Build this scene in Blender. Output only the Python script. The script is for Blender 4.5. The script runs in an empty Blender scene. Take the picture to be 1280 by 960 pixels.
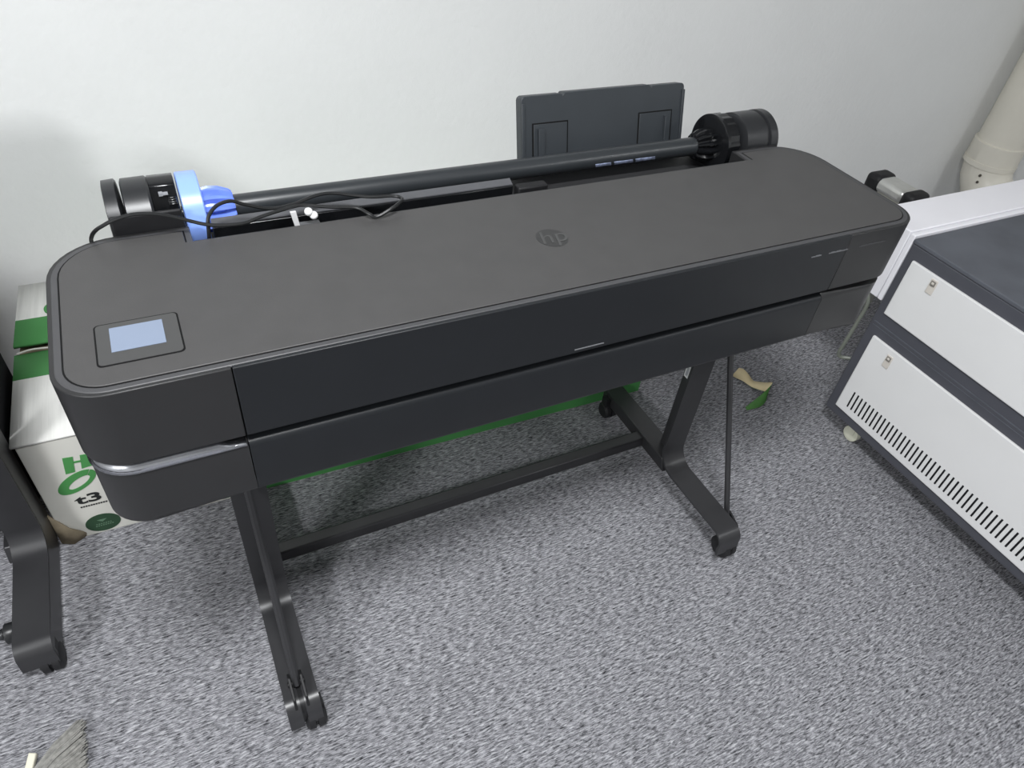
import bpy, bmesh, math, random
from mathutils import Vector, Matrix
PI = math.pi
random.seed(7)
SC = bpy.context.scene
COL = SC.collection

# ------------------------------------------------------------------ camera
cam_d = bpy.data.cameras.new('camera')
cam = bpy.data.objects.new('camera', cam_d)
COL.objects.link(cam)
RT = Vector((0.89457, -0.43696, 0.09388)); DN = Vector((-0.23233, -0.63409, -0.73753)); FW = Vector((0.3818, 0.63796, -0.66875))
m = Matrix.Identity(4)
for i in range(3):
    m[i][0] = RT[i]; m[i][1] = -DN[i]; m[i][2] = -FW[i]
m.translation = Vector((-0.5087, -0.6487, 1.4630))
cam.matrix_world = m
cam_d.sensor_width = 36
cam_d.lens = 887.97 / 1280 * 36
cam_d.clip_start = 0.02
SC.camera = cam

# ------------------------------------------------------------------ light
SC.view_settings.view_transform = 'Standard'
SC.view_settings.look = 'None'
SC.view_settings.gamma = 1
SC.view_settings.exposure = 0.0
SC.view_settings.use_curve_mapping = False
W = bpy.data.worlds.new('world'); SC.world = W; W.use_nodes = True
W.node_tree.nodes['Background'].inputs[0].default_value = (0.75, 0.85, 1.0, 1)
W.node_tree.nodes['Background'].inputs[1].default_value = 0.3

def area(name, loc, sx, sy, power, col, rot=(0, 0, 0)):
    d = bpy.data.lights.new(name, 'AREA'); d.shape = 'RECTANGLE'; d.size = sx; d.size_y = sy
    d.energy = power; d.color = col
    o = bpy.data.objects.new(name, d); o.location = loc; o.rotation_euler = rot; COL.objects.link(o)
area('ceiling_panel_light', (-0.55, -0.72, 2.74), 0.45, 0.45, 69, (0.97, 0.985, 1.0))
area('tube_and_fill_light', (-3.0, -1.9, 2.74), 0.4, 0.9, 146, (0.97, 0.985, 1.0))
area('tube_and_fill_light', (2.3, -2.1, 2.74), 0.6, 0.6, 24, (0.97, 0.985, 1.0))  # added fill to brighten the right side, not a fixture of the room

# ------------------------------------------------------------------ materials
def lin(c):
    return tuple(((v / 255) / 12.92 if v / 255 <= 0.04045 else ((v / 255 + 0.055) / 1.055) ** 2.4) for v in c) + (1,)

def mat(name, rgb, rough=0.5, metal=0.0, spec=0.5, noise=0.0, nscale=60, bump=0.0, bscale=300, stretch=None, coat=0.0):
    M = bpy.data.materials.new(name); M.use_nodes = True
    nt = M.node_tree; b = nt.nodes['Principled BSDF']
    c = lin(rgb)
    b.inputs['Base Color'].default_value = c
    b.inputs['Roughness'].default_value = rough
    b.inputs['Metallic'].default_value = metal
    b.inputs['Specular IOR Level'].default_value = spec
    b.inputs['Coat Weight'].default_value = coat
    tc = nt.nodes.new('ShaderNodeTexCoord'); vec = tc.outputs['Object']
    if stretch:
        mp = nt.nodes.new('ShaderNodeMapping'); mp.inputs['Scale'].default_value = stretch
        nt.links.new(vec, mp.inputs[0]); vec = mp.outputs[0]
    if noise:
        n = nt.nodes.new('ShaderNodeTexNoise'); n.inputs['Scale'].default_value = nscale; n.inputs['Detail'].default_value = 4
        nt.links.new(vec, n.inputs['Vector'])
        r = nt.nodes.new('ShaderNodeValToRGB')
        r.color_ramp.elements[0].position = 0.3; r.color_ramp.elements[1].position = 0.7
        r.color_ramp.elements[0].color = tuple(max(0, v * (1 - noise)) for v in c[:3]) + (1,)
        r.color_ramp.elements[1].color = tuple(min(1, v * (1 + noise)) for v in c[:3]) + (1,)
        nt.links.new(n.outputs[0], r.inputs[0]); nt.links.new(r.outputs[0], b.inputs['Base Color'])
    if bump:
        n2 = nt.nodes.new('ShaderNodeTexNoise'); n2.inputs['Scale'].default_value = bscale; n2.inputs['Detail'].default_value = 3
        nt.links.new(vec, n2.inputs['Vector'])
        bp = nt.nodes.new('ShaderNodeBump'); bp.inputs['Strength'].default_value = bump; bp.inputs['Distance'].default_value = 0.002
        nt.links.new(n2.outputs[0], bp.inputs['Height']); nt.links.new(bp.outputs[0], b.inputs['Normal'])
    return M

M = {}
M['wall'] = mat('white_wall_paint', (236, 237, 236), 0.85, spec=0.2, noise=0.02, nscale=3, bump=0.6, bscale=45)
M['wallg'] = mat('grey_wall_paint', (168, 168, 166), 0.85, spec=0.2, noise=0.02, nscale=3, bump=0.2, bscale=45)
M['ceil'] = mat('ceiling_paint', (205, 205, 203), 0.9, spec=0.2, noise=0.02, nscale=4)
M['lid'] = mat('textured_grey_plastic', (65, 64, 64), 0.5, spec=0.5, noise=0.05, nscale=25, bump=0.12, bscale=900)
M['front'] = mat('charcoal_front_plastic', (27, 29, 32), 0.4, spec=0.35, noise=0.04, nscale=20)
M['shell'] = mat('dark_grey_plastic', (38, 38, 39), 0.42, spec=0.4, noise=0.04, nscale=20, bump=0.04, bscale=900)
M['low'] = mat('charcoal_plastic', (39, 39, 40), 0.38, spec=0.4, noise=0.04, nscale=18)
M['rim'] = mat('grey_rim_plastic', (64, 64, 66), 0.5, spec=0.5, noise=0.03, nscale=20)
M['gap'] = mat('black_recess', (14, 14, 15), 0.7, spec=0.2, noise=0.05)
M['silver'] = mat('satin_silver_trim', (196, 198, 204), 0.2, metal=0.95, noise=0.03)
M['gloss'] = mat('gloss_black_plastic', (20, 21, 23), 0.15, spec=0.5, noise=0.05)
M['blackp'] = mat('black_plastic', (38, 39, 41), 0.35, spec=0.5, noise=0.06, nscale=30)
M['mattblack'] = mat('matt_black_plastic', (27, 27, 29), 0.55, spec=0.35, noise=0.06, nscale=30)
M['rod'] = mat('black_tube', (44, 47, 50), 0.33, spec=0.6, noise=0.04, nscale=12)
M['tray'] = mat('slate_plastic', (52, 56, 60), 0.45, spec=0.45, noise=0.04, nscale=20)
M['blue'] = mat('blue_plastic', (112, 140, 232), 0.25, spec=0.5, noise=0.04, nscale=20)
M['bluel'] = mat('pale_blue_plastic', (138, 170, 246), 0.3, spec=0.5, noise=0.04, nscale=20)
M['platetop'] = mat('grey_clip_and_sheen', (84, 85, 88), 0.35, spec=0.5, noise=0.04)
M['screenb'] = mat('screen_bezel', (62, 62, 62), 0.3, spec=0.5, noise=0.03)
M['screen'] = mat('pale_blue_screen', (120, 132, 152), 0.12, spec=0.6, noise=0.02, nscale=8)
M['label'] = mat('silver_blue_label', (150, 160, 188), 0.3, metal=0.3, noise=0.45, nscale=130)
M['mark'] = mat('pale_grey_print', (150, 152, 156), 0.5, noise=0.02)
M['faint'] = mat('faint_grey_print', (104, 105, 108), 0.5, noise=0.02)
M['logo'] = mat('logo_dark_plastic', (46, 46, 46), 0.4, noise=0.02)
M['logol'] = mat('logo_letter_plastic', (66, 66, 66), 0.45, noise=0.02)
M['leg'] = mat('black_powder_coat', (46, 46, 48), 0.34, spec=0.5, noise=0.05, nscale=30)
M['legin'] = mat('black_channel', (30, 30, 32), 0.4, spec=0.4, noise=0.05, nscale=30)
M['fabric'] = mat('black_fabric', (30, 30, 33), 0.85, spec=0.15, noise=0.1, nscale=200, bump=0.2, bscale=600)
M['rubber'] = mat('black_rubber', (34, 34, 36), 0.55, spec=0.3, noise=0.06)
M['cable'] = mat('black_cable_jacket', (28, 29, 30), 0.4, spec=0.45, noise=0.05)
M['chrome'] = mat('bright_metal', (225, 225, 222), 0.12, metal=1.0, noise=0.02)
M['carton'] = mat('white_corrugated_card', (222, 222, 218), 0.8, spec=0.2, noise=0.06, nscale=9, bump=0.5, bscale=6, stretch=(14, 0.6, 1))
M['cartonf'] = mat('white_card_face', (202, 201, 194), 0.75, spec=0.2, noise=0.06, nscale=7, bump=0.1, bscale=20)
M['kraft'] = mat('brown_kraft_card', (128, 118, 100), 0.85, spec=0.1, noise=0.2, nscale=40, bump=0.3, bscale=80)
M['green'] = mat('printed_green', (70, 134, 74), 0.6, spec=0.3, noise=0.06, nscale=10)
M['dgreen'] = mat('printed_dark_green', (44, 70, 50), 0.6, spec=0.3, noise=0.08, nscale=40)
M['ink'] = mat('printed_black', (34, 36, 36), 0.6, spec=0.3, noise=0.05)
M['pale'] = mat('printed_pale_green', (92, 120, 98), 0.6, spec=0.3, noise=0.05)
M['cabg'] = mat('anthracite_steel', (76, 77, 84), 0.42, spec=0.4, noise=0.05, nscale=14, bump=0.06, bscale=400)
M['cabtop'] = mat('grey_laminate', (86, 89, 96), 0.55, spec=0.4, noise=0.16, nscale=9)
M['cabw'] = mat('white_steel_panel', (222, 222, 222), 0.4, spec=0.4, noise=0.02, nscale=6)
M['slot'] = mat('dark_slot', (26, 27, 30), 0.8, spec=0.2, noise=0.05)
M['latch'] = mat('ivory_latch', (206, 200, 192), 0.4, spec=0.5, noise=0.04)
M['latchd'] = mat('grey_latch_keyhole', (128, 124, 118), 0.35, spec=0.5, noise=0.04)
M['ivory'] = mat('ivory_wheel', (214, 214, 196), 0.4, spec=0.5, noise=0.04)
M['bench'] = mat('white_lacquer', (238, 237, 242), 0.4, spec=0.4, noise=0.015, nscale=8)
M['benchleg'] = mat('grey_green_metal', (112, 116, 108), 0.4, spec=0.4, noise=0.05)
M['alu'] = mat('brushed_aluminium', (214, 214, 210), 0.3, metal=0.8, noise=0.05, nscale=40)
M['alup'] = mat('grey_case_panel', (172, 172, 164), 0.5, metal=0.2, noise=0.04, nscale=20)
M['pipe'] = mat('cream_pvc', (226, 222, 210), 0.4, spec=0.45, noise=0.03, nscale=8)
M['screw'] = mat('screw_grey', (110, 106, 98), 0.4, metal=0.6, noise=0.04)
M['bristle'] = mat('grey_bristles', (138, 137, 133), 0.7, spec=0.2, noise=0.25, nscale=120)
M['wood'] = mat('pale_wood', (222, 218, 200), 0.6, spec=0.3, noise=0.08, nscale=30)
M['peelg'] = mat('green_ribbon', (74, 124, 60), 0.45, spec=0.4, noise=0.08, nscale=40)
M['peelc'] = mat('cream_ribbon', (222, 206, 166), 0.6, spec=0.3, noise=0.06, nscale=40)
M['glare'] = mat('white_painted_glare', (246, 246, 246), 0.2, spec=0.6, noise=0.01)
M['labelw'] = mat('white_sticker', (206, 206, 206), 0.5, noise=0.03)

def carpet():
    Mt = bpy.data.materials.new('grey_loop_carpet'); Mt.use_nodes = True
    nt = Mt.node_tree; b = nt.nodes['Principled BSDF']; L = nt.links.new
    b.inputs['Roughness'].default_value = 0.95; b.inputs['Specular IOR Level'].default_value = 0.1
    tc = nt.nodes.new('ShaderNodeTexCoord')
    mp = nt.nodes.new('ShaderNodeMapping'); mp.inputs['Rotation'].default_value = (0, 0, math.radians(5)); mp.inputs['Scale'].default_value = (62, 340, 1)
    L(tc.outputs['Object'], mp.inputs[0])
    n = nt.nodes.new('ShaderNodeTexNoise'); n.inputs['Scale'].default_value = 1.0; n.inputs['Detail'].default_value = 5; n.inputs['Roughness'].default_value = 0.7; n.inputs['Distortion'].default_value = 0.5
    L(mp.outputs[0], n.inputs['Vector'])
    r = nt.nodes.new('ShaderNodeValToRGB'); e = r.color_ramp.elements
    e[0].position = 0.35; e[0].color = lin((50, 50, 53)); e[1].position = 0.67; e[1].color = lin((205, 205, 210))
    x = r.color_ramp.elements.new(0.49); x.color = lin((136, 136, 141))
    L(n.outputs[0], r.inputs[0])
    n3 = nt.nodes.new('ShaderNodeTexNoise'); n3.inputs['Scale'].default_value = 3.2; n3.inputs['Detail'].default_value = 3
    L(tc.outputs['Object'], n3.inputs['Vector'])
    mx = nt.nodes.new('ShaderNodeMix'); mx.data_type = 'RGBA'; mx.blend_type = 'MULTIPLY'; mx.inputs[0].default_value = 0.22
    L(r.outputs[0], mx.inputs[6]); L(n3.outputs[0], mx.inputs[7]); L(mx.outputs[2], b.inputs['Base Color'])
    bp = nt.nodes.new('ShaderNodeBump'); bp.inputs['Strength'].default_value = 0.7; bp.inputs['Distance'].default_value = 0.004
    L(n.outputs[0], bp.inputs['Height']); L(bp.outputs[0], b.inputs['Normal'])
    return Mt
M['carpet'] = carpet()

# ------------------------------------------------------------------ helpers
def link(name, bm, ms, parent=None, bev=0.0, seg=2, sharp=35):
    bmesh.ops.recalc_face_normals(bm, faces=bm.faces[:])
    me = bpy.data.meshes.new(name); bm.to_mesh(me); bm.free()
    for q in (ms if isinstance(ms, (list, tuple)) else [ms]): me.materials.append(M[q])
    for p in me.polygons: p.use_smooth = True
    me.set_sharp_from_angle(angle=math.radians(sharp))
    o = bpy.data.objects.new(name, me); COL.objects.link(o)
    if parent: o.parent = parent
    if bev:
        md = o.modifiers.new('bevel', 'BEVEL'); md.width = bev; md.segments = seg; md.limit_method = 'ANGLE'; md.angle_limit = math.radians(40)
    return o

def box(bm, x0, x1, y0, y1, z0, z1, mi=0):
    vs = [bm.verts.new(v) for v in ((x0, y0, z0), (x1, y0, z0), (x1, y1, z0), (x0, y1, z0), (x0, y0, z1), (x1, y0, z1), (x1, y1, z1), (x0, y1, z1))]
    for f in ((0, 3, 2, 1), (4, 5, 6, 7), (0, 1, 5, 4), (1, 2, 6, 5), (2, 3, 7, 6), (3, 0, 4, 7)):
        bm.faces.new([vs[i] for i in f]).material_index = mi
    return vs

def prism(bm, pts, z0, z1, mi=0, axis='z'):
    """closed outline extruded along an axis; x-axis outlines are (y,z), y-axis outlines (x,z)"""
    def P(p, h):
        return (p[0], p[1], h) if axis == 'z' else ((h, p[0], p[1]) if axis == 'x' else (p[0], h, p[1]))
    a = [bm.verts.new(P(p, z0)) for p in pts]; b = [bm.verts.new(P(p, z1)) for p in pts]
    n = len(pts)
    fs = [bm.faces.new(a[::-1]), bm.faces.new(b)]
    for i in range(n): fs.append(bm.faces.new((a[i], a[(i + 1) % n], b[(i + 1) % n], b[i])))
    for f in fs: f.material_index = mi
    return a, b

def tube(bm, pts, r, seg=10, mi=0, cap=True):
    pts = [Vector(p) for p in pts]; rings = []
    up = Vector((0.13, 0.21, 1)).normalized(); prev = None
    for i, p in enumerate(pts):
        t = (pts[min(i + 1, len(pts) - 1)] - pts[max(i - 1, 0)]).normalized()
        if prev is None:
            n = t.cross(up)
            if n.length < 0.05: n = t.cross(Vector((1, 0, 0)))
        else: n = prev - t * prev.dot(t)
        n.normalize(); prev = n; bn = t.cross(n)
        rr = r[i] if isinstance(r, (list, tuple)) else r
        rings.append([bm.verts.new(p + (n * math.cos(2 * PI * k / seg) + bn * math.sin(2 * PI * k / seg)) * rr) for k in range(seg)])
    for a, b in zip(rings, rings[1:]):
        for k in range(seg): bm.faces.new((a[k], a[(k + 1) % seg], b[(k + 1) % seg], b[k])).material_index = mi
    if cap:
        bm.faces.new(rings[0][::-1]).material_index = mi; bm.faces.new(rings[-1]).material_index = mi

def lathe_x(bm, prof, cy, cz, seg=40, mi=0, f=None):
    """profile of (x, radius) turned about a line along x"""
    rings = []
    for x, r in prof:
        rings.append([bm.verts.new((x, cy + (r if f is None else f(r, k, x)) * math.cos(2 * PI * k / seg), cz + (r if f is None else f(r, k, x)) * math.sin(2 * PI * k / seg))) for k in range(seg)])
    for a, b in zip(rings, rings[1:]):
        for k in range(seg): bm.faces.new((a[k], a[(k + 1) % seg], b[(k + 1) % seg], b[k])).material_index = mi
    bm.faces.new(rings[0][::-1]).material_index = mi; bm.faces.new(rings[-1]).material_index = mi

def catmull(pts, n=8):
    pts = [Vector(p) for p in pts]; out = []
    for i in range(len(pts) - 1):
        p0, p1, p2, p3 = pts[max(i - 1, 0)], pts[i], pts[i + 1], pts[min(i + 2, len(pts) - 1)]
        for k in range(n):
            t = k / n
            out.append(0.5 * ((2 * p1) + (p2 - p0) * t + (2 * p0 - 5 * p1 + 4 * p2 - p3) * t * t + (3 * p1 - p0 - 3 * p2 + p3) * t ** 3))
    return out + [pts[-1]]

def arc(cx, cy, r, a0, a1, n=8):
    return [(cx + r * math.cos(math.radians(a0 + (a1 - a0) * i / n)), cy + r * math.sin(math.radians(a0 + (a1 - a0) * i / n))) for i in range(n + 1)]

def empty(name, loc, label, cat, group=None, rz=0):
    o = bpy.data.objects.new(name, None); COL.objects.link(o); o.location = loc; o.rotation_euler = (0, 0, rz)
    o.empty_display_size = 0.1
    o['label'] = label; o['category'] = cat
    if group: o['group'] = group
    return o

def tag(o, label, cat, group=None):
    o['label'] = label; o['category'] = cat
    if group: o['group'] = group
    return o

def struct(name, bm, ms):
    o = link(name, bm, ms); o['kind'] = 'structure'; return o

def text_mesh(name, body, size, ms, mw, parent, depth=0.0004, shear=0.0, bold=0.0):
    c = bpy.data.curves.new(name, 'FONT'); c.body = body; c.size = size; c.extrude = depth; c.shear = shear; c.offset = bold
    c.align_x = 'CENTER'; c.align_y = 'CENTER'
    t = bpy.data.objects.new(name, c); COL.objects.link(t)
    bpy.context.view_layer.update()
    me = bpy.data.meshes.new_from_object(t.evaluated_get(bpy.context.evaluated_depsgraph_get()))
    me.transform(mw)
    bpy.data.objects.remove(t)
    me.materials.clear(); me.materials.append(M[ms])
    o = bpy.data.objects.new(name, me); COL.objects.link(o); o.parent = parent
    return o

# ------------------------------------------------------------------ room
YW = 1.24; XL, XR, YF, ZC = -4.2, 3.3, -3.6, 2.8
bm = bmesh.new(); box(bm, XL, XR, YF, YW, -0.1, 0.0); struct('floor', bm, 'carpet')
bm = bmesh.new(); box(bm, XL, XR, YW, YW + 0.1, -0.1, ZC); struct('wall_back', bm, 'wall')
bm = bmesh.new(); box(bm, XL - 0.1, XL, YF, YW + 0.1, -0.1, ZC); struct('wall_left', bm, 'wallg')
bm = bmesh.new(); box(bm, XR, XR + 0.1, YF, YW + 0.1, -0.1, ZC); struct('wall_right', bm, 'wall')
bm = bmesh.new(); box(bm, XL - 0.1, XR + 0.1, YF - 0.1, YF, -0.1, ZC); struct('wall_front', bm, 'wallg')
bm = bmesh.new(); box(bm, XL - 0.1, XR + 0.1, YF - 0.1, YW + 0.1, ZC, ZC + 0.1); struct('ceiling', bm, 'ceil')

# ------------------------------------------------------------------ the wide printer on its stand
HW = 0.6585; SL, SR = -0.482, 0.487; DB, DN_ = 0.321, 0.281; NL, NR = -0.478, 0.494
RF, RB = 0.055, 0.085
def left_end(i, seam=SL, gap=0.0):
    x, y0, yb = -HW + i, i, DB - i
    rf, rb = max(RF - i, .004), max(RB - i, .004)
    return [(seam - gap, y0)] + [(seam - gap, yb)] + arc(x + rb, yb - rb, rb, 90, 180, 10) + arc(x + rf, y0 + rf, rf, 180, 270, 10)
def right_end(i, seam=SR, gap=0.0, notch=True):
    x, y0, yb = HW - i, i, DB - i
    rf, rb = max(RF - i, .004), max(RB - i, .004)
    p = [(seam + gap, y0)] + arc(x - rf, y0 + rf, rf, 270, 360, 10) + arc(x - rb, yb - rb, rb, 0, 90, 10)
    if notch: p += [(NR + i, yb), (NR + i, DN_), (seam + gap, DN_)]
    else: p += [(seam + gap, yb)]
    return p
def full(i, notch=True):
    x0, x1, y0, yb = -HW + i, HW - i, i, DB - i
    rf, rb = max(RF - i, .004), max(RB - i, .004)
    p = arc(x0 + rf, y0 + rf, rf, 180, 270, 10) + arc(x1 - rf, y0 + rf, rf, 270, 360, 10) + arc(x1 - rb, yb - rb, rb, 0, 90, 10)
    if notch: p += [(NR + i, yb), (NR + i, DN_ - i * .3), (NL - i, DN_ - i * .3), (NL - i, yb)]
    return p + arc(x0 + rb, yb - rb, rb, 90, 180, 10)
ZT = 0.92

def build_leg(P, x0, x1, rod_pts, outer):
    """bent steel leg: a wide top plate with one deep outer flange, a rear bar, casters and a leaning rod"""
    w = x1 - x0; t = 0.007
    def path(o):     # the plate's outer face moved inwards by o
        rb_ = 0.05 + o
        return [(-0.026 + o, 0.040), (-0.024 + o, 0.060)] + arc(0.008, 0.068, 0.032 - o * 0.7, 165, 90, 8) + arc(0.19, 0.15, rb_, -90, 0, 10) + [(0.24 + o, 0.716)]
    def plate(ins): return path(ins) + path(ins + t)[::-1]
    bm = bmesh.new()
    if outer < 0:
        prism(bm, plate(0), x0, x0 + w * 0.42, 0, 'x')
        prism(bm, plate(0.007), x0 + w * 0.42, x0 + w * 0.56, 1, 'x')
        prism(bm, plate(0), x0 + w * 0.56, x1, 0, 'x')
        fx = (x0, x0 + 0.006)
    else:
        prism(bm, plate(0), x0, x1, 0, 'x'); fx = (x1 - 0.006, x1)
    fl = path(0.001) + [(0.315, 0.716), (0.315, 0.10)] + arc(0.255, 0.08, 0.06, 0, -90, 8) + [(-0.005, 0.022)]
    prism(bm, fl, fx[0], fx[1], 0, 'x')
    leg = link('leg', bm, ['leg', 'legin'], P)
    rx0, rx1 = (x0 + 0.026, x1 + 0.020) if outer > 0 else (x0 + 0.006, x1 - 0.002)
    bm = bmesh.new()
    prism(bm, [(0.246, 0.045), (0.54, 0.045), (0.558, 0.052), (0.558, 0.07), (0.545, 0.084), (0.262, 0.084)], rx0, rx1, 0, 'x')
    link('rear_bar', bm, 'leg', leg, 0.003)
    for (cy, cx, r) in ((-0.002, x0 + w * (0.78 if outer < 0 else 0.72), 0.029), (0.525, rx0 + 0.004 if outer > 0 else x0 + w * 0.5, 0.025)):
        bm = bmesh.new()
        lathe_x(bm, [(cx - 0.020, r * 0.75), (cx - 0.015, r), (cx - 0.003, r), (cx - 0.002, r * 0.8), (cx + 0.002, r * 0.8), (cx + 0.003, r), (cx + 0.015, r), (cx + 0.020, r * 0.75)], cy, r, 24)
        box(bm, cx - 0.018, cx + 0.018, cy - 0.010, cy + 0.014, r, 0.072)
        link('caster', bm, 'rubber', leg)
    bm = bmesh.new()
    tube(bm, rod_pts, 0.0075, 8)
    link('support_rod', bm, 'leg', leg)
    # pivot bracket that holds the rod at the toe
    b = rod_pts[0]
    bm = bmesh.new()
    for s in (-1, 1):
        zb = b[2] + 0.006
        prism(bm, [(b[1] - 0.045, zb - 0.03), (b[1] + 0.02, zb - 0.03), (b[1] + 0.024, zb), (b[1] + 0.008, zb + 0.012), (b[1] - 0.03, zb - 0.004)], b[0] + s * 0.011 - 0.0025, b[0] + s * 0.011 + 0.0025, 0, 'x')
    tube(bm, [(b[0] - 0.016, b[1] + .004, zb - 0.004), (b[0] + 0.016, b[1] + .004, zb - 0.004)], 0.005, 10)
    link('rod_bracket', bm, 'mattblack', leg, 0.001)
    return leg

def build_printer(label):
    P = empty('wide_format_printer', (0, 0, 0), label, 'printer')
    # ---- upper shell, three covers with fine seams between them
    g = 0.0006
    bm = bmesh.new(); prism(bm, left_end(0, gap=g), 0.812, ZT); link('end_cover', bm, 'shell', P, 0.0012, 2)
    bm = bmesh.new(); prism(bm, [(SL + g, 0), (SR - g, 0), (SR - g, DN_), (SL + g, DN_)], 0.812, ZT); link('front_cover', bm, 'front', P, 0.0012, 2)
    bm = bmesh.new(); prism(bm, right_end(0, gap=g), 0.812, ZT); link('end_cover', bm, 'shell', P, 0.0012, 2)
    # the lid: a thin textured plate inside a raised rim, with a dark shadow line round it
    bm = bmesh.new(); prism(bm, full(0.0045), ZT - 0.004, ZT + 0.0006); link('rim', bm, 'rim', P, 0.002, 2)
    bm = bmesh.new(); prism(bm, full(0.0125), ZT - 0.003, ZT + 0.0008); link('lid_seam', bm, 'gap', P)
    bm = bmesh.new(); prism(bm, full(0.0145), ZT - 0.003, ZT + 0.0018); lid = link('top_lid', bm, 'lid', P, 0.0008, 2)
    # recess between the two halves
    bm = bmesh.new(); prism(bm, full(0.016, False), 0.790, 0.8125); link('recess_band', bm, 'gap', P)
    # ---- lower shell
    def lower(pts, mname, name, par=P):
        bm = bmesh.new(); a, b = prism(bm, pts, 0.704, 0.797)
        es = [e for e in bm.edges if e.verts[0].co.z == e.verts[1].co.z and not (abs(e.verts[0].co.x - SL) < .002 and abs(e.verts[1].co.x - SL) < .002) and not (abs(e.verts[0].co.x - SR) < .002 and abs(e.verts[1].co.x - SR) < .002)]
        bmesh.ops.bevel(bm, geom=es, offset=0.009, segments=3, profile=0.5, affect='EDGES', clamp_overlap=True); return link(name, bm, mname, par, 0)
    lower(left_end(0.003, gap=g), 'low', 'lower_end_cover')
    lower([(SL + g, 0.003), (SR - g, 0.003), (SR - g, DB - .003), (SL + g, DB - .003)], 'front', 'lower_front_cover')
    lower(right_end(0.003, gap=g, notch=False), 'low', 'lower_end_cover')
    # silver trim wrapping the left front corner, thinning to nothing at its right end
    path = [(-HW + 0.003, 0.075 - k * 0.004) for k in range(4)] + arc(-HW + RF, RF, RF - 0.003, 180, 270, 14) + [(-0.58, 0.003), (-0.55, 0.003), (-0.515, 0.003), (-0.503, 0.003), (-0.484, 0.003)]
    bm = bmesh.new(); A = []; Bv = []; Cv = []
    n = len(path)
    for i, (x, y) in enumerate(path):
        t0 = Vector(path[max(i - 1, 0)]); t1 = Vector(path[min(i + 1, n - 1)]); t = (t1 - t0).normalized(); nn = Vector((-t.y, t.x))
        k = 1.0 if i < n - 2 else 0.35
        if i < 6: k = 0.25 + 0.75 * i / 6
        A.append(bm.verts.new((x - nn.x * 0.0012, y - nn.y * 0.0012, 0.793)))
        Bv.append(bm.verts.new((x + nn.x * 0.0035, y + nn.y * 0.0035, 0.793 + 0.008 * k)))
        Cv.append(bm.verts.new((x + nn.x * 0.0125, y + nn.y * 0.0125, 0.793 + 0.0140 * k)))
    for i in range(n - 1):
        bm.faces.new((A[i], A[i + 1], Bv[i + 1], Bv[i])); bm.faces.new((Bv[i], Bv[i + 1], Cv[i + 1], Cv[i]))
    o = link('silver_trim', bm, 'silver', P, sharp=60)
    md = o.modifiers.new('solid', 'SOLIDIFY'); md.thickness = 0.0012; md.offset = 0
    # little grip strip and print marks on the front
    bm = bmesh.new(); box(bm, -0.023, 0.027, -0.0012, 0.001, 0.8187, 0.8201); link('grip_strip', bm, 'faint', P)
    for (a, b, mi) in ((0.407, 0.429, 'faint'), (0.446, 0.49, 'faint'), (0.515, 0.578, 'rim')):
        bm = bmesh.new(); x = a; box(bm, a, b, -0.0004, 0.001, 0.8930, 0.8938)
        while x < b - 0.002:
            wch = random.uniform(0.0025, 0.005)
            box(bm, x, min(x + wch, b), -0.0006, 0.001, 0.8925, 0.8925 + random.choice((0.002, 0.0026, 0.003))); x += wch + 0.0009
        link('print_mark', bm, mi, P)
    # ---- control panel
    cp = [(-0.611, 0.047), (-0.524, 0.047), (-0.524, 0.121), (-0.611, 0.121)]
    def rrect(x0, x1, y0, y1, r): return arc(x0 + r, y0 + r, r, 180, 270, 5) + arc(x1 - r, y0 + r, r, 270, 360, 5) + arc(x1 - r, y1 - r, r, 0, 90, 5) + arc(x0 + r, y1 - r, r, 90, 180, 5)
    bm = bmesh.new(); prism(bm, rrect(-0.6125, -0.5225, 0.0445, 0.1225, 0.006), ZT, ZT + 0.0020, 1); prism(bm, rrect(-0.6105, -0.5245, 0.0465, 0.1205, 0.005), ZT, ZT + 0.0026, 0)
    pan = link('control_panel', bm, ['screenb', 'gap'], P)
    bm = bmesh.new(); box(bm, -0.5965, -0.5405, 0.0665, 0.1115, ZT, ZT + 0.003); link('display', bm, 'screen', pan)
    # ---- round maker's badge on the lid
    bm = bmesh.new(); prism(bm, arc(-0.001, 0.138, 0.0245, 0, 360, 40)[:-1], ZT, ZT + 0.0021); bd = link('badge', bm, 'logo', P)
    text_mesh('badge_letters', 'hp', 0.047, 'logol', Matrix.Translation((-0.001, 0.139, ZT + 0.0022)), bd, 0.0003, 0.25)
    # ---- rear roll bay
    bm = bmesh.new()
    box(bm, -0.574, 0.618, DN_ + 0.006, 0.46, 0.72, 0.862)
    link('roll_bay', bm, 'mattblack', P, 0.003)
    bm = bmesh.new(); prism(bm, [(0.3255, 0.908), (0.338, 0.913), (0.338, 0.9175), (0.3255, 0.9125)], -0.452, 0.026, 0, 'x'); link('feed_edge_sheen', bm, 'platetop', P)  # pale grey strip paints the wall's reflection on the gloss plate's edge
    bm = bmesh.new(); box(bm, -0.452, 0.026, 0.322, 0.337, 0.86, 0.911); link('feed_plate', bm, 'gloss', P, 0.0015)
    bm = bmesh.new(); box(bm, 0.034, 0.091, 0.316, 0.335, 0.86, 0.908); box(bm, 0.0905, 0.40, 0.31, 0.335, 0.86, 0.898); link('feed_guide', bm, 'mattblack', P, 0.003)
    # metal clip in the slot, its glare painted in as two white balls
    bm = bmesh.new(); box(bm, -0.337, -0.304, 0.296, 0.314, 0.86, 0.906)
    mc = link('metal_clip', bm, 'platetop', P, 0.001)
    bm = bmesh.new(); prism(bm, [(-0.341, 0.90), (-0.334, 0.90), (-0.339, 0.934), (-0.3475, 0.934)], 0.295, 0.299, 0, 'y'); link('clip_tab', bm, 'labelw', mc, 0.0006)
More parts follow.
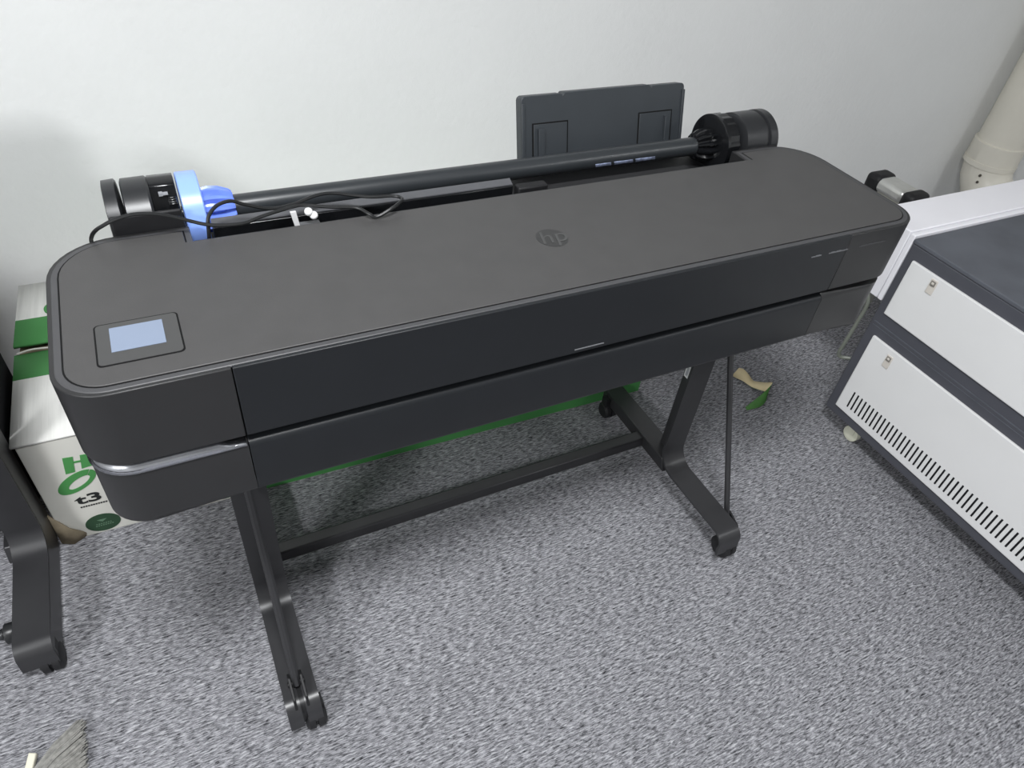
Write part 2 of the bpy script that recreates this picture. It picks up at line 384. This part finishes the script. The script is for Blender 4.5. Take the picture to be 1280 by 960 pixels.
    for cx, cz in ((-0.3205, 0.9285), (-0.3135, 0.9215)):
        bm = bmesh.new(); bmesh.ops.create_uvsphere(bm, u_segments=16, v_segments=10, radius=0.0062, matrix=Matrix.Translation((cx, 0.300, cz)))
        link('clip_glare', bm, 'glare', mc)
    # ---- cradles at both ends of the roll
    bm = bmesh.new(); prism(bm, [(0.3255, 0.72), (0.45, 0.72), (0.45, 0.838), (0.331, 0.838), (0.331, 0.9445), (0.3255, 0.9445)], -0.577, -0.4865, 0, 'x')
    cl = link('roll_cradle', bm, 'mattblack', P, 0.003)
    bm = bmesh.new(); lathe_x(bm, [(-0.5559, 0.0536), (-0.5543, 0.0577), (-0.5234, 0.0582), (-0.5203, 0.0556)], 0.39, 0.9037, 48); link('bearing_cover', bm, 'blackp', cl)
    bm = bmesh.new(); lathe_x(bm, [(-0.5790, 0.0536), (-0.5780, 0.0577), (-0.5626, 0.0587), (-0.5605, 0.0556), (-0.5584, 0.0206)], 0.39, 0.9037, 48); link('end_knob', bm, 'blackp', cl)
    bm = bmesh.new(); prism(bm, [(0.362, 0.92), (0.435, 0.92), (0.43, 0.945), (0.41, 0.958), (0.392, 0.9615), (0.378, 0.956)], -0.5205, -0.4865, 0, 'x'); box(bm, -0.500, -0.488, 0.345, 0.372, 0.92, 0.944)
    for k in range(3): box(bm, -0.499, -0.489, 0.347 + k * 0.007, 0.3505 + k * 0.007, 0.943, 0.9455)
    sd = link('cradle_lever', bm, 'gloss', cl, 0.001)
    bm = bmesh.new(); box(bm, -0.510, -0.505, 0.368, 0.376, 0.945, 0.949); box(bm, -0.505, -0.498, 0.368, 0.376, 0.946, 0.948); link('lock_symbol', bm, 'mark', sd)
    bm = bmesh.new(); prism(bm, [(0.33, 0.72), (0.45, 0.72), (0.45, 0.84), (0.334, 0.84), (0.334, 0.915), (0.33, 0.915)], 0.548, 0.622, 0, 'x')
    cr = link('roll_cradle', bm, 'mattblack', P, 0.003)
    bm = bmesh.new(); lathe_x(bm, [(0.5437, 0.0453), (0.5478, 0.0556), (0.5982, 0.0561), (0.5998, 0.0515), (0.6065, 0.0515), (0.6080, 0.0566), (0.6250, 0.0566), (0.6302, 0.0525)], 0.39, 0.9037, 48); link('bearing_cover', bm, 'blackp', cr)
    # ---- sheet tray standing up behind the roll
    def TR(u, v, w):   # u along the tray, v up the tray, w out of its face (towards the front)
        d = Vector((0, 0.26, 0.966)); nn = Vector((0, -0.966, 0.26))
        return Vector((0.121, 0.455, 0.815)) + Vector((u, 0, 0)) + d * v + nn * w
    def tbox(bm, u0, u1, v0, v1, w0, w1, mi=0):
        for v in box(bm, u0, u1, v0, v1, w0, w1, mi): v.co = TR(*v.co)
    TWd, TH = 0.372, 0.176
    bm = bmesh.new()
    r = 0.008
    pts = [(0, 0), (TWd, 0)] + arc(TWd - r, TH - r, r, 0, 90, 4) + [(0.294, TH), (0.29, TH - 0.004), (0.284, TH + 0.002), (0.092, TH + 0.002), (0.088, TH - 0.003), (0.083, TH)] + arc(r, TH - r, r, 90, 180, 4)
    a, b = prism(bm, pts, -0.022, 0.0)
    for v in a + b: v.co = TR(*v.co)
    tr = link('sheet_tray', bm, 'tray', P, 0.0015)
    for u in (0.0, TWd - 0.006):
        bm = bmesh.new(); tbox(bm, u, u + 0.006, 0, TH - 0.012, 0, 0.004); link('side_rail', bm, 'tray', tr, 0.001)
    for (u0, u1, s) in ((0.022, 0.10, 0), (0.262, 0.345, 1)):
        bm = bmesh.new()
        tbox(bm, u0, u1, 0, 0.128, 0.0, 0.0012, 1)
        tbox(bm, u0 + 0.003, u1 - 0.003, 0, 0.1255, 0.0, 0.0024, 0)
        q = u0 + 0.010 if s == 0 else u1 - 0.022
        tbox(bm, q, q + 0.012, 0, 0.118, 0.002, 0.010, 0)
        link('paper_guide', bm, ['tray', 'gap'], tr, 0.0008)
    # ---- stand
    build_leg(P, -0.521, -0.459, [(-0.492, 0.026, 0.107), (-0.491, 0.228, 0.47), (-0.491, 0.236, 0.60)], -1)
    lr = build_leg(P, 0.503, 0.567, [(0.583, 0.044, 0.062), (0.5915, 0.223, 0.452), (0.594, 0.27, 0.60)], 1)
    bm = bmesh.new(); tube(bm, [(0.565, 0.27, 0.595), (0.605, 0.27, 0.595)], 0.008, 10); link('rod_pin', bm, 'leg', lr)
    bm = bmesh.new(); box(bm, 0.5600, 0.5612, 0.296, 0.312, 0.330, 0.368); box(bm, 0.5596, 0.5602, 0.300, 0.308, 0.336, 0.362, 1); s = link('rating_label', bm, ['labelw', 'mark'], lr); s['label'] = 'small white sticker inside the leg'
    bm = bmesh.new(); box(bm, -0.465, 0.545, 0.348, 0.380, 0.042, 0.076); link('cross_bar', bm, 'leg', P, 0.004)
    return P

PR = build_printer('charcoal wide format plotter printer in the middle with a pale touchscreen on its lid')

def copy_tree(o, parent=None):
    c = o.copy(); COL.objects.link(c); c.parent = parent
    for ch in list(o.children): copy_tree(ch, c)
    return c
PR2 = copy_tree(PR)
PR2.location = (-1.464, 0.313, 0)
for ch in list(PR2.children_recursive):
    if ch.name.startswith(('support_rod', 'rod_bracket', 'rod_pin', 'rating_label')): bpy.data.objects.remove(ch)
for ch in PR2.children_recursive:
    if ch.name.startswith('rear_bar') or (ch.name.startswith('caster') and ch.bound_box[0][1] > 0.3): ch.location.x -= 0.05
bm = bmesh.new(); prism(bm, [(0.31, 0.13), (0.36, 0.10), (0.50, 0.08), (0.58, 0.10), (0.60, 0.22), (0.59, 0.375), (0.31, 0.375)], -0.45, 0.558, 0, 'x'); mb = link('media_bin', bm, 'fabric', PR2, 0.01, 3); mb['label'] = 'black fabric bin behind the leg'
PR2['label'] = 'black plotter stand leg at the left picture edge, standing beside the white carton'
bm = bmesh.new()
lathe_x(bm, [(0.478, 0.014), (0.482, 0.021), (0.496, 0.021), (0.506, 0.014)], 0.06, 0.062, 20)
bmesh.ops.create_uvsphere(bm, u_segments=12, v_segments=8, radius=0.012, matrix=Matrix.Translation((0.476, 0.06, 0.064)))
kn = link('adjusting_knob', bm, 'blackp', PR2)

# ---- the roll spindle lying in the cradles
SP = empty('roll_spindle', (0, 0.39, 0.9037), 'black roll spindle rod with a blue ribbed end stop across the back of the plotter', 'spindle')
def sp(name, bm, ms, bev=0, par=SP):
    bmesh.ops.translate(bm, verts=bm.verts[:], vec=(0, -0.39, -0.9037)); return link(name, bm, ms, par, bev)
bm = bmesh.new(); lathe_x(bm, [(-0.4855, 0.010), (-0.449, 0.010), (-0.4485, 0.0175), (0.499, 0.0175), (0.500, 0.012), (0.545, 0.012)], 0.39, 0.9037, 32); rodo = sp('rod', bm, 'rod')
bm = bmesh.new(); lathe_x(bm, [(-0.4838, 0.0566), (-0.4827, 0.0582), (-0.4570, 0.0582), (-0.4554, 0.0566)], 0.39, 0.9037, 56); st = sp('blue_stop', bm, 'bluel'); st['label'] = 'pale blue flange'
def rib(r, k, x): return r * (1.0 if (k // 2) % 2 == 0 else (0.78 if x < -0.40 or x > 0.4 else 1.0))
bm = bmesh.new(); lathe_x(bm, [(-0.4560, 0.0319), (-0.4451, 0.0340), (-0.4297, 0.0324), (-0.4153, 0.0268), (-0.4117, 0.0237), (-0.4112, 0.0191)], 0.39, 0.9037, 48, f=rib); c = sp('ribbed_hub', bm, 'blue', 0, st); c['label'] = 'blue ribbed hub'
bm = bmesh.new(); lathe_x(bm, [(0.4952, 0.0515), (0.4973, 0.0572), (0.5035, 0.0572)], 0.39, 0.9037, 56)
lathe_x(bm, [(0.5035, 0.0572), (0.5261, 0.0572), (0.5282, 0.0515), (0.5334, 0.0309)], 0.39, 0.9037, 72, f=lambda r, k, x: r * (1 if (k // 2) % 2 == 0 else 0.965))
s2 = sp('black_stop', bm, 'gloss')
bm = bmesh.new(); lathe_x(bm, [(0.4963, 0.0319), (0.4808, 0.0319), (0.4664, 0.0288), (0.4561, 0.0227), (0.4556, 0.0180)], 0.39, 0.9037, 48, f=rib); sp('ribbed_hub', bm, 'gloss', 0, s2)
bm = bmesh.new()
for (a, b, mi) in ((0.220, 0.254, 0), (0.261, 0.303, 0), (0.309, 0.354, 0)):
    rr = 0.0177
    for t0 in range(4):
        t1, t2 = [math.radians(-164 - (12 - 13 * q)) for q in (t0 / 2, (t0 + 1) / 2)]
        sk = 0.004
        vs = []
        for (x, t) in ((a + sk * t0 / 4, t1), (b + sk * t0 / 4, t1), (b + sk * (t0 + 1) / 4, t2), (a + sk * (t0 + 1) / 4, t2)):
            vs.append(bm.verts.new((x, 0.39 + rr * math.cos(t), 0.9037 + rr * math.sin(t))))
        bm.faces.new(vs).material_index = mi
bmesh.ops.remove_doubles(bm, verts=bm.verts[:], dist=1e-5)
o = sp('instruction_label', bm, 'label', 0, rodo); o['label'] = 'silver blue label strips on the rod'
md = o.modifiers.new('solid', 'SOLIDIFY'); md.thickness = 0.0003

# ---- thin cable looping over the back of the plotter
cp = [(-0.603, 0.345, 0.70), (-0.606, 0.342, 0.85), (-0.606, 0.333, 0.905), (-0.602, 0.318, 0.926), (-0.594, 0.303, 0.942), (-0.584, 0.296, 0.951), (-0.571, 0.294, 0.9575), (-0.548, 0.294, 0.9625), (-0.523, 0.294, 0.960), (-0.501, 0.293, 0.953), (-0.479, 0.290, 0.944),
      (-0.460, 0.285, 0.9385), (-0.439, 0.282, 0.936), (-0.413, 0.282, 0.935), (-0.390, 0.292, 0.935), (-0.366, 0.299, 0.936), (-0.343, 0.302, 0.938), (-0.326, 0.303, 0.938), (-0.288, 0.292, 0.935), (-0.255, 0.283, 0.934), (-0.240, 0.266, 0.930), (-0.230, 0.262, 0.926),
      (-0.205, 0.265, 0.935), (-0.186, 0.279, 0.937), (-0.184, 0.289, 0.937), (-0.195, 0.297, 0.937), (-0.224, 0.302, 0.937), (-0.250, 0.310, 0.939), (-0.280, 0.316, 0.944), (-0.306, 0.315, 0.944), (-0.340, 0.311, 0.937), (-0.372, 0.310, 0.936), (-0.405, 0.309, 0.948),
      (-0.424, 0.305, 0.958), (-0.443, 0.302, 0.955), (-0.456, 0.294, 0.945), (-0.460, 0.288, 0.928), (-0.462, 0.290, 0.90), (-0.46, 0.296, 0.875)]
bm = bmesh.new(); tube(bm, catmull(cp, 6), 0.0026, 8)
tag(link('cable', bm, 'cable'), 'thin black cable arching over the back left of the plotter and looping in its slot', 'cable')

# ------------------------------------------------------------------ long carton behind the stand
CX, CY, CA = -0.889, 0.616, math.radians(-1.3)
CB = empty('carton', (CX, CY, 0), 'long white and green printed cardboard carton on the carpet behind the plotter', 'carton', rz=CA)
CLn, CD, CH = 1.575, 0.582, 0.330
bm = bmesh.new()
box(bm, 0, CLn, 0, CD, 0, CH - 0.012, 0)
for f in bm.faces:
    c = f.calc_center_median()
    if abs(c.x) < 1e-4: f.material_index = 1
    elif c.z > CH - 0.02: f.material_index = 1
link('carton_body', bm, ['cartonf', 'kraft'], CB, 0.003)
def flap(y0, y1, tilt0, tilt1, gband, name):
    """a top flap: white corrugated card with a green band along the middle seam"""
    bm = bmesh.new()
    n = 16
    for (a, b, mi) in ((y0, gband, 0), (gband, y1, 1)):
        for k in range(n):
            xa, xb = -0.006 + (CLn + 0.004) * k / n, -0.006 + (CLn + 0.004) * (k + 1) / n
            za, zb = [CH - 0.010 + tilt0 + (tilt1 - tilt0) * abs(q - y0) / abs(y1 - y0) for q in (a, b)]
            vs = [bm.verts.new(v) for v in ((xa, a, za), (xb, a, za), (xb, b, zb), (xa, b, zb))]
            bm.faces.new(vs).material_index = mi
    bmesh.ops.remove_doubles(bm, verts=bm.verts[:], dist=1e-5)
    o = link(name, bm, ['carton', 'green'], CB)
    md = o.modifiers.new('solid', 'SOLIDIFY'); md.thickness = 0.006; md.offset = 0
flap(-0.003, 0.294, 0.004, 0.006, 0.204, 'top_flap')
flap(CD + 0.003, 0.316, 0.004, 0.014, 0.424, 'top_flap')
bm = bmesh.new(); tube(bm, catmull([(0.0, 0.295, CH + 0.001), (0.03, 0.299, CH + 0.004), (0.07, 0.298, CH + 0.002), (0.13, 0.296, CH + 0.001)], 5), [0.002] * 15 + [0.001], 6)
link('torn_edge', bm, 'cartonf', CB)
# crushed brown corner piece
bm = bmesh.new()
vs = [bm.verts.new(v) for v in ((-0.006, -0.006, 0.006), (0.022, -0.010, 0.052), (0.040, -0.006, 0.030), (0.052, 0.004, 0.004), (0.018, -0.014, 0.002), (-0.008, 0.002, 0.10))]
bm.faces.new((vs[0], vs[4], vs[1])); bm.faces.new((vs[4], vs[3], vs[2])); bm.faces.new((vs[4], vs[2], vs[1])); bm.faces.new((vs[0], vs[1], vs[5]))
o = link('crushed_corner', bm, 'kraft', CB); o['label'] = 'torn brown corner'
md = o.modifiers.new('solid', 'SOLIDIFY'); md.thickness = 0.004
# printing on the front face: face coordinates are (along, up)
def onface(bm, pts, mi, d=0.0012):
    vs = [bm.verts.new((p[0], -d, p[1])) for p in pts]
    bm.faces.new(vs).material_index = mi
    v2 = [bm.verts.new((p[0], 0.002, p[1])) for p in pts]
    n = len(pts)
    for i in range(n): bm.faces.new((vs[i], vs[(i + 1) % n], v2[(i + 1) % n], v2[i])).material_index = mi
bm = bmesh.new()
box(bm, 0.445, CLn - 0.002, -0.0012, 0.003, 0.004, CH - 0.02)
link('green_panel', bm, 'green', CB)
bm = bmesh.new()
# letter H with two heavy stems and a thin bar
def rot(p, c=(0.095, 0.225), a=0.0): return p
DZ = 0.011
def F(*p): return [(a, b + DZ) for a, b in p]
onface(bm, F((0.062, 0.205), (0.080, 0.206), (0.088, 0.251), (0.069, 0.253)), 0)
onface(bm, F((0.094, 0.211), (0.119, 0.214), (0.122, 0.249), (0.101, 0.251)), 0)
onface(bm, F((0.084, 0.232), (0.099, 0.231), (0.0995, 0.236), (0.0845, 0.237)), 0)
# swoosh: an open leaf ring under the letter
outer = []; inner = []
ca, sa = math.cos(math.radians(33)), math.sin(math.radians(33))
for k in range(37):
    t = math.radians(20 + 356 * k / 36)
    ox, oz = 0.046 * math.cos(t), 0.0235 * math.sin(t)
    ix, iz = 0.027 * math.cos(t), 0.0105 * math.sin(t)
    outer.append((0.0745 + ox * ca - oz * sa, 0.1735 + DZ + ox * sa + oz * ca)); inner.append((0.0785 + ix * ca - iz * sa, 0.1715 + DZ + ix * sa + iz * ca))
for k in range(36):
    onface(bm, [outer[k], outer[k + 1], inner[k + 1], inner[k]], 0)
link('printed_logo', bm, 'green', CB)
# dark ovals along the bottom edge
for (ex, ez, rx, rz) in ((0.087, 0.036, 0.036, 0.029), (0.171, 0.036, 0.036, 0.029), (0.262, 0.036, 0.036, 0.029), (0.352, 0.036, 0.036, 0.029)):
    bm = bmesh.new()
    onface(bm, [(ex + rx * math.cos(2 * PI * k / 36), ez + rz * math.sin(2 * PI * k / 36)) for k in range(36)], 1)
    for dz, ww in ((-0.010, 0.017), (-0.004, 0.015)):
        x = ex - ww
        while x < ex + ww:
            onface(bm, [(x, ez + dz), (x + 0.003, ez + dz), (x + 0.003, ez + dz + 0.003), (x, ez + dz + 0.003)], 3, 0.0016); x += 0.0048
    onface(bm, [(ex - 0.010, ez + 0.012), (ex + 0.010, ez + 0.012), (ex, ez + 0.004)], 3, 0.0016)
    link('printed_oval', bm, ['green', 'dgreen', 'ink', 'pale'], CB)
# small line of print under the model letters
bm = bmesh.new(); x = 0.059
while x < 0.112:
    onface(bm, [(x, 0.101), (x + 0.0036, 0.101), (x + 0.0036, 0.1045), (x, 0.1045)], 0); x += 0.0050
link('printed_line', bm, 'ink', CB)
text_mesh('printed_lettering', 't3', 0.040, 'ink', Matrix.Translation((0.082, -0.001, 0.126)) @ Matrix.Rotation(PI / 2, 4, 'X') @ Matrix.Diagonal((1.6, 0.95, 1, 1)), CB, 0.0004, 0.0, 0.0009)
bm = bmesh.new()
vs = [(0.070 + 0.017 * math.cos(2 * PI * k / 24), 0.452 + 0.022 * math.sin(2 * PI * k / 24)) for k in range(24)]
prism(bm, vs, CH - 0.006, CH + 0.0055); o = link('printed_dot', bm, 'green', CB)

# ------------------------------------------------------------------ grey cabinet with white panels (right)
CX0, CX1, CY0, CY1, CZ0, CZ1 = 1.14, 1.95, -1.05, 0.266, 0.072, 0.645
CAB = empty('machine_cabinet', (1.14, 0.266, 0), 'anthracite grey machine cabinet on wheels with two white side panels and a white rear housing', 'cabinet')
def cb(name, bm, ms, bev=0, par=CAB, seg=2):
    bmesh.ops.translate(bm, verts=bm.verts[:], vec=(-1.14, -0.266, 0)); return link(name, bm, ms, par, bev, seg)
bm = bmesh.new(); box(bm, CX0, CX1, CY0, CY1, CZ0, CZ1 - 0.012); cb('cabinet_body', bm, 'cabg', 0.003)
bm = bmesh.new(); box(bm, CX0 - 0.001, CX1, CY0, CY1 + 0.001, CZ1 - 0.012, CZ1); cb('cabinet_top', bm, 'cabtop', 0.003)
bm = bmesh.new()
box(bm, CX0 - 0.0015, CX0 + 0.002, CY0, CY1 - 0.01, 0.398, 0.401); box(bm, CX0 - 0.0015, CX0 + 0.002, CY0, CY1 - 0.01, 0.388, 0.3895)
cb('frame_seam', bm, 'cabtop', 0)
for (z0, z1, ye, slots) in ((0.434, 0.598, 0.242, False), (0.103, 0.364, 0.237, True)):
    bm = bmesh.new(); box(bm, CX0 - 0.006, CX0 + 0.004, -0.98, ye, z0, z1)
    pn = cb('side_panel', bm, 'cabw', 0.003)
    if slots:
        for k in range(62):
            y = 0.2005 - k * 0.0141
            bm = bmesh.new(); box(bm, CX0 - 0.0072, CX0 - 0.004, y - 0.0024, y + 0.0024, 0.127, 0.183)
            cb('vent_slot', bm, 'slot', 0.0008, pn)
    zl = 0.572 if not slots else 0.330
    bm = bmesh.new(); box(bm, CX0 - 0.0085, CX0 - 0.004, 0.155, 0.174, zl - 0.022, zl + 0.017, 0); box(bm, CX0 - 0.0105, CX0 - 0.004, 0.158, 0.171, zl + 0.0, zl + 0.014, 1); box(bm, CX0 - 0.012, CX0 - 0.004, 0.161, 0.168, zl + 0.005, zl + 0.011, 0)
    cb('latch', bm, ['latch', 'latchd'], 0.0012, pn)
for (x, y) in ((1.185, 0.172), (1.185, -0.95), (1.88, 0.19), (1.88, -0.95)):
    bm = bmesh.new()
    lathe_x(bm, [(x - 0.012, 0.018), (x - 0.009, 0.025), (x + 0.009, 0.025), (x + 0.012, 0.018)], y, 0.025, 24)
    box(bm, x - 0.016, x + 0.016, y - 0.012, y + 0.012, 0.03, 0.075)
    cb('wheel', bm, 'ivory', 0.001)

# white housing fixed along the cabinet's back, and the grey hose hanging from it
bm = bmesh.new(); box(bm, 1.141, CX1 + 0.25, 0.284, 0.405, 0.455, 0.655); box(bm, 1.141, CX1 + 0.25, 0.268, 0.2825, 0.455, 0.652)
hs = cb('rear_housing', bm, 'bench', 0.0025)
bm = bmesh.new(); tube(bm, catmull([(1.145, 0.330, 0.46), (1.143, 0.300, 0.43), (1.141, 0.299, 0.36), (1.139, 0.303, 0.28), (1.142, 0.306, 0.245), (1.150, 0.300, 0.232), (1.165, 0.285, 0.235), (1.18, 0.26, 0.24)], 6), 0.0055, 10)
h = cb('hose', bm, 'benchleg'); h['label'] = 'thin grey green hose'

# ------------------------------------------------------------------ aluminium case with black corners
AC = empty('equipment_case', (1.80, 0.785, 0), 'slim upright aluminium case with black corner guards behind the right end of the plotter', 'case')
def ac(name, bm, ms, bev=0, seg=3):
    bmesh.ops.translate(bm, verts=bm.verts[:], vec=(-1.80, -0.785, 0)); return link(name, bm, ms, AC, bev, seg)
bm = bmesh.new(); box(bm, 1.765, 1.835, 0.682, 0.882, 0.0, 0.405); ac('case_panel', bm, 'alup', 0.004)
bm = bmesh.new(); box(bm, 1.758, 1.842, 0.72, 0.845, 0.405, 0.452); ac('edge_profile', bm, 'alu', 0.016, 4)
for (a, b) in ((0.674, 0.728), (0.822, 0.884)):
    bm = bmesh.new(); box(bm, 1.753, 1.847, a, b, 0.392, 0.458); ac('corner_guard', bm, 'mattblack', 0.018, 4)

# ------------------------------------------------------------------ cream drain pipe in the corner
PX, PY = 2.915, 1.11
PP = empty('drain_pipe', (PX, PY, 0), 'cream plastic pipe with a screwed elbow joint against the wall at upper right', 'pipe')
def pp(name, bm, ms, par=PP, bev=0):
    bmesh.ops.translate(bm, verts=bm.verts[:], vec=(-PX, -PY, 0)); return link(name, bm, ms, par, bev)
bm = bmesh.new(); tube(bm, [(PX, PY, ZC), (PX, PY, 0.30)], 0.100, 48); pp('riser', bm, 'pipe')
el = [(PX, PY, 0.345), (PX, PY, 0.342), (PX, PY, 0.26), (PX, PY, 0.258), (PX, PY - 0.012, 0.20), (PX, PY - 0.04, 0.15), (PX, PY - 0.09, 0.115), (PX, PY - 0.15, 0.110), (PX, PY - 0.30, 0.110)]
bm = bmesh.new(); tube(bm, el, [0.102, 0.109, 0.109, 0.105, 0.104, 0.103, 0.103, 0.103, 0.103], 48); e = pp('elbow', bm, 'pipe')
bm = bmesh.new(); tube(bm, [(PX, PY, 0.262), (PX, PY, 0.240)], [0.1115, 0.1115], 48); pp('collar', bm, 'pipe')
for (t, z) in ((198, 0.215), (200, 0.185)):
    t = math.radians(t); bm = bmesh.new()
    c = Vector((PX + 0.108 * math.cos(t), PY - 0.012 + 0.108 * math.sin(t), z)); d = Vector((math.cos(t), math.sin(t), 0))
    tube(bm, [c - d * 0.008, c + d * 0.002], 0.006, 10); pp('screw', bm, 'screw', e)

# ------------------------------------------------------------------ small things on the carpet
# curled packing ribbon
bm = bmesh.new()
path = [((1.020, 0.530, 0.004), (0.024, 0.004, 0.024)), ((1.026, 0.512, 0.006), (0.024, 0.008, 0.026)), ((1.034, 0.492, 0.008), (0.022, 0.010, 0.018)), ((1.040, 0.474, 0.006), (0.026, 0.008, 0.004)), ((1.044, 0.456, 0.008), (0.030, 0.014, 0.004)), ((1.050, 0.432, 0.016), (0.034, 0.016, 0.008)), ((1.056, 0.414, 0.020), (0.030, 0.012, 0.022)), ((1.044, 0.392, 0.010), (0.016, 0.022, 0.026)), ((1.010, 0.380, 0.004), (0.006, 0.026, 0.014)), ((0.962, 0.384, 0.002), (0.002, 0.012, 0.002))]
pa = catmull([q[0] for q in path], 4); pb = catmull([Vector(q[0]) + Vector(q[1]) for q in path], 4)
A = [bm.verts.new(q) for q in pa]; B_ = [bm.verts.new(q) for q in pb]
for i in range(len(A) - 1): bm.faces.new((A[i], A[i + 1], B_[i + 1], B_[i]))
o = link('packing_ribbon', bm, ['peelg', 'peelc'])
md = o.modifiers.new('solid', 'SOLIDIFY'); md.thickness = 0.0012; md.material_offset = 1
tag(o, 'curled strip of green and cream packing ribbon on the carpet right of the plotter leg', 'ribbon')

# brush lying at the lower left
BR = empty('paint_brush', (-0.93, 0.09, 0), 'grey bristled brush lying on the carpet at the lower left', 'brush')
bm = bmesh.new()
for k in range(260):
    u = random.random(); w = random.random()
    y0 = -0.035 + 0.065 * u; z0 = 0.004 + 0.016 * w
    ln = random.uniform(0.060, 0.072)
    a = Vector((-0.016 - ln * 0.15, y0 - 0.022, z0)); fan = (u - 0.5) * 0.012
    b = Vector((-0.010 + ln + random.uniform(-.004, .004), y0 * 1.2 + 0.034 + fan, 0.003 + z0 * 0.8 + random.uniform(-.001, .002)))
    tube(bm, [a, (a + b) / 2 + Vector((0, 0.004, 0.003)), b], [0.0017, 0.0017, 0.0010], 5)
link('bristles', bm, 'bristle', BR)
bm = bmesh.new(); prism(bm, [(-0.020, -0.062), (-0.014, 0.004), (-0.052, -0.022), (-0.058, -0.078)], 0.002, 0.022); link('ferrule', bm, 'silver', BR, 0.002)
bm = bmesh.new(); prism(bm, [(-0.053, -0.060), (-0.050, -0.038), (-0.19, -0.118), (-0.197, -0.138)], 0.004, 0.020); link('handle', bm, 'wood', BR, 0.004)
bm = bmesh.new()
prism(bm, [(-0.961, 0.140), (-0.948, 0.134), (-0.972, 0.030), (-0.986, 0.034)], 0.003, 0.013)
tag(link('wooden_stick', bm, 'wood', None, 0.002), 'cream wooden stick on the carpet left of the grey brush', 'stick')
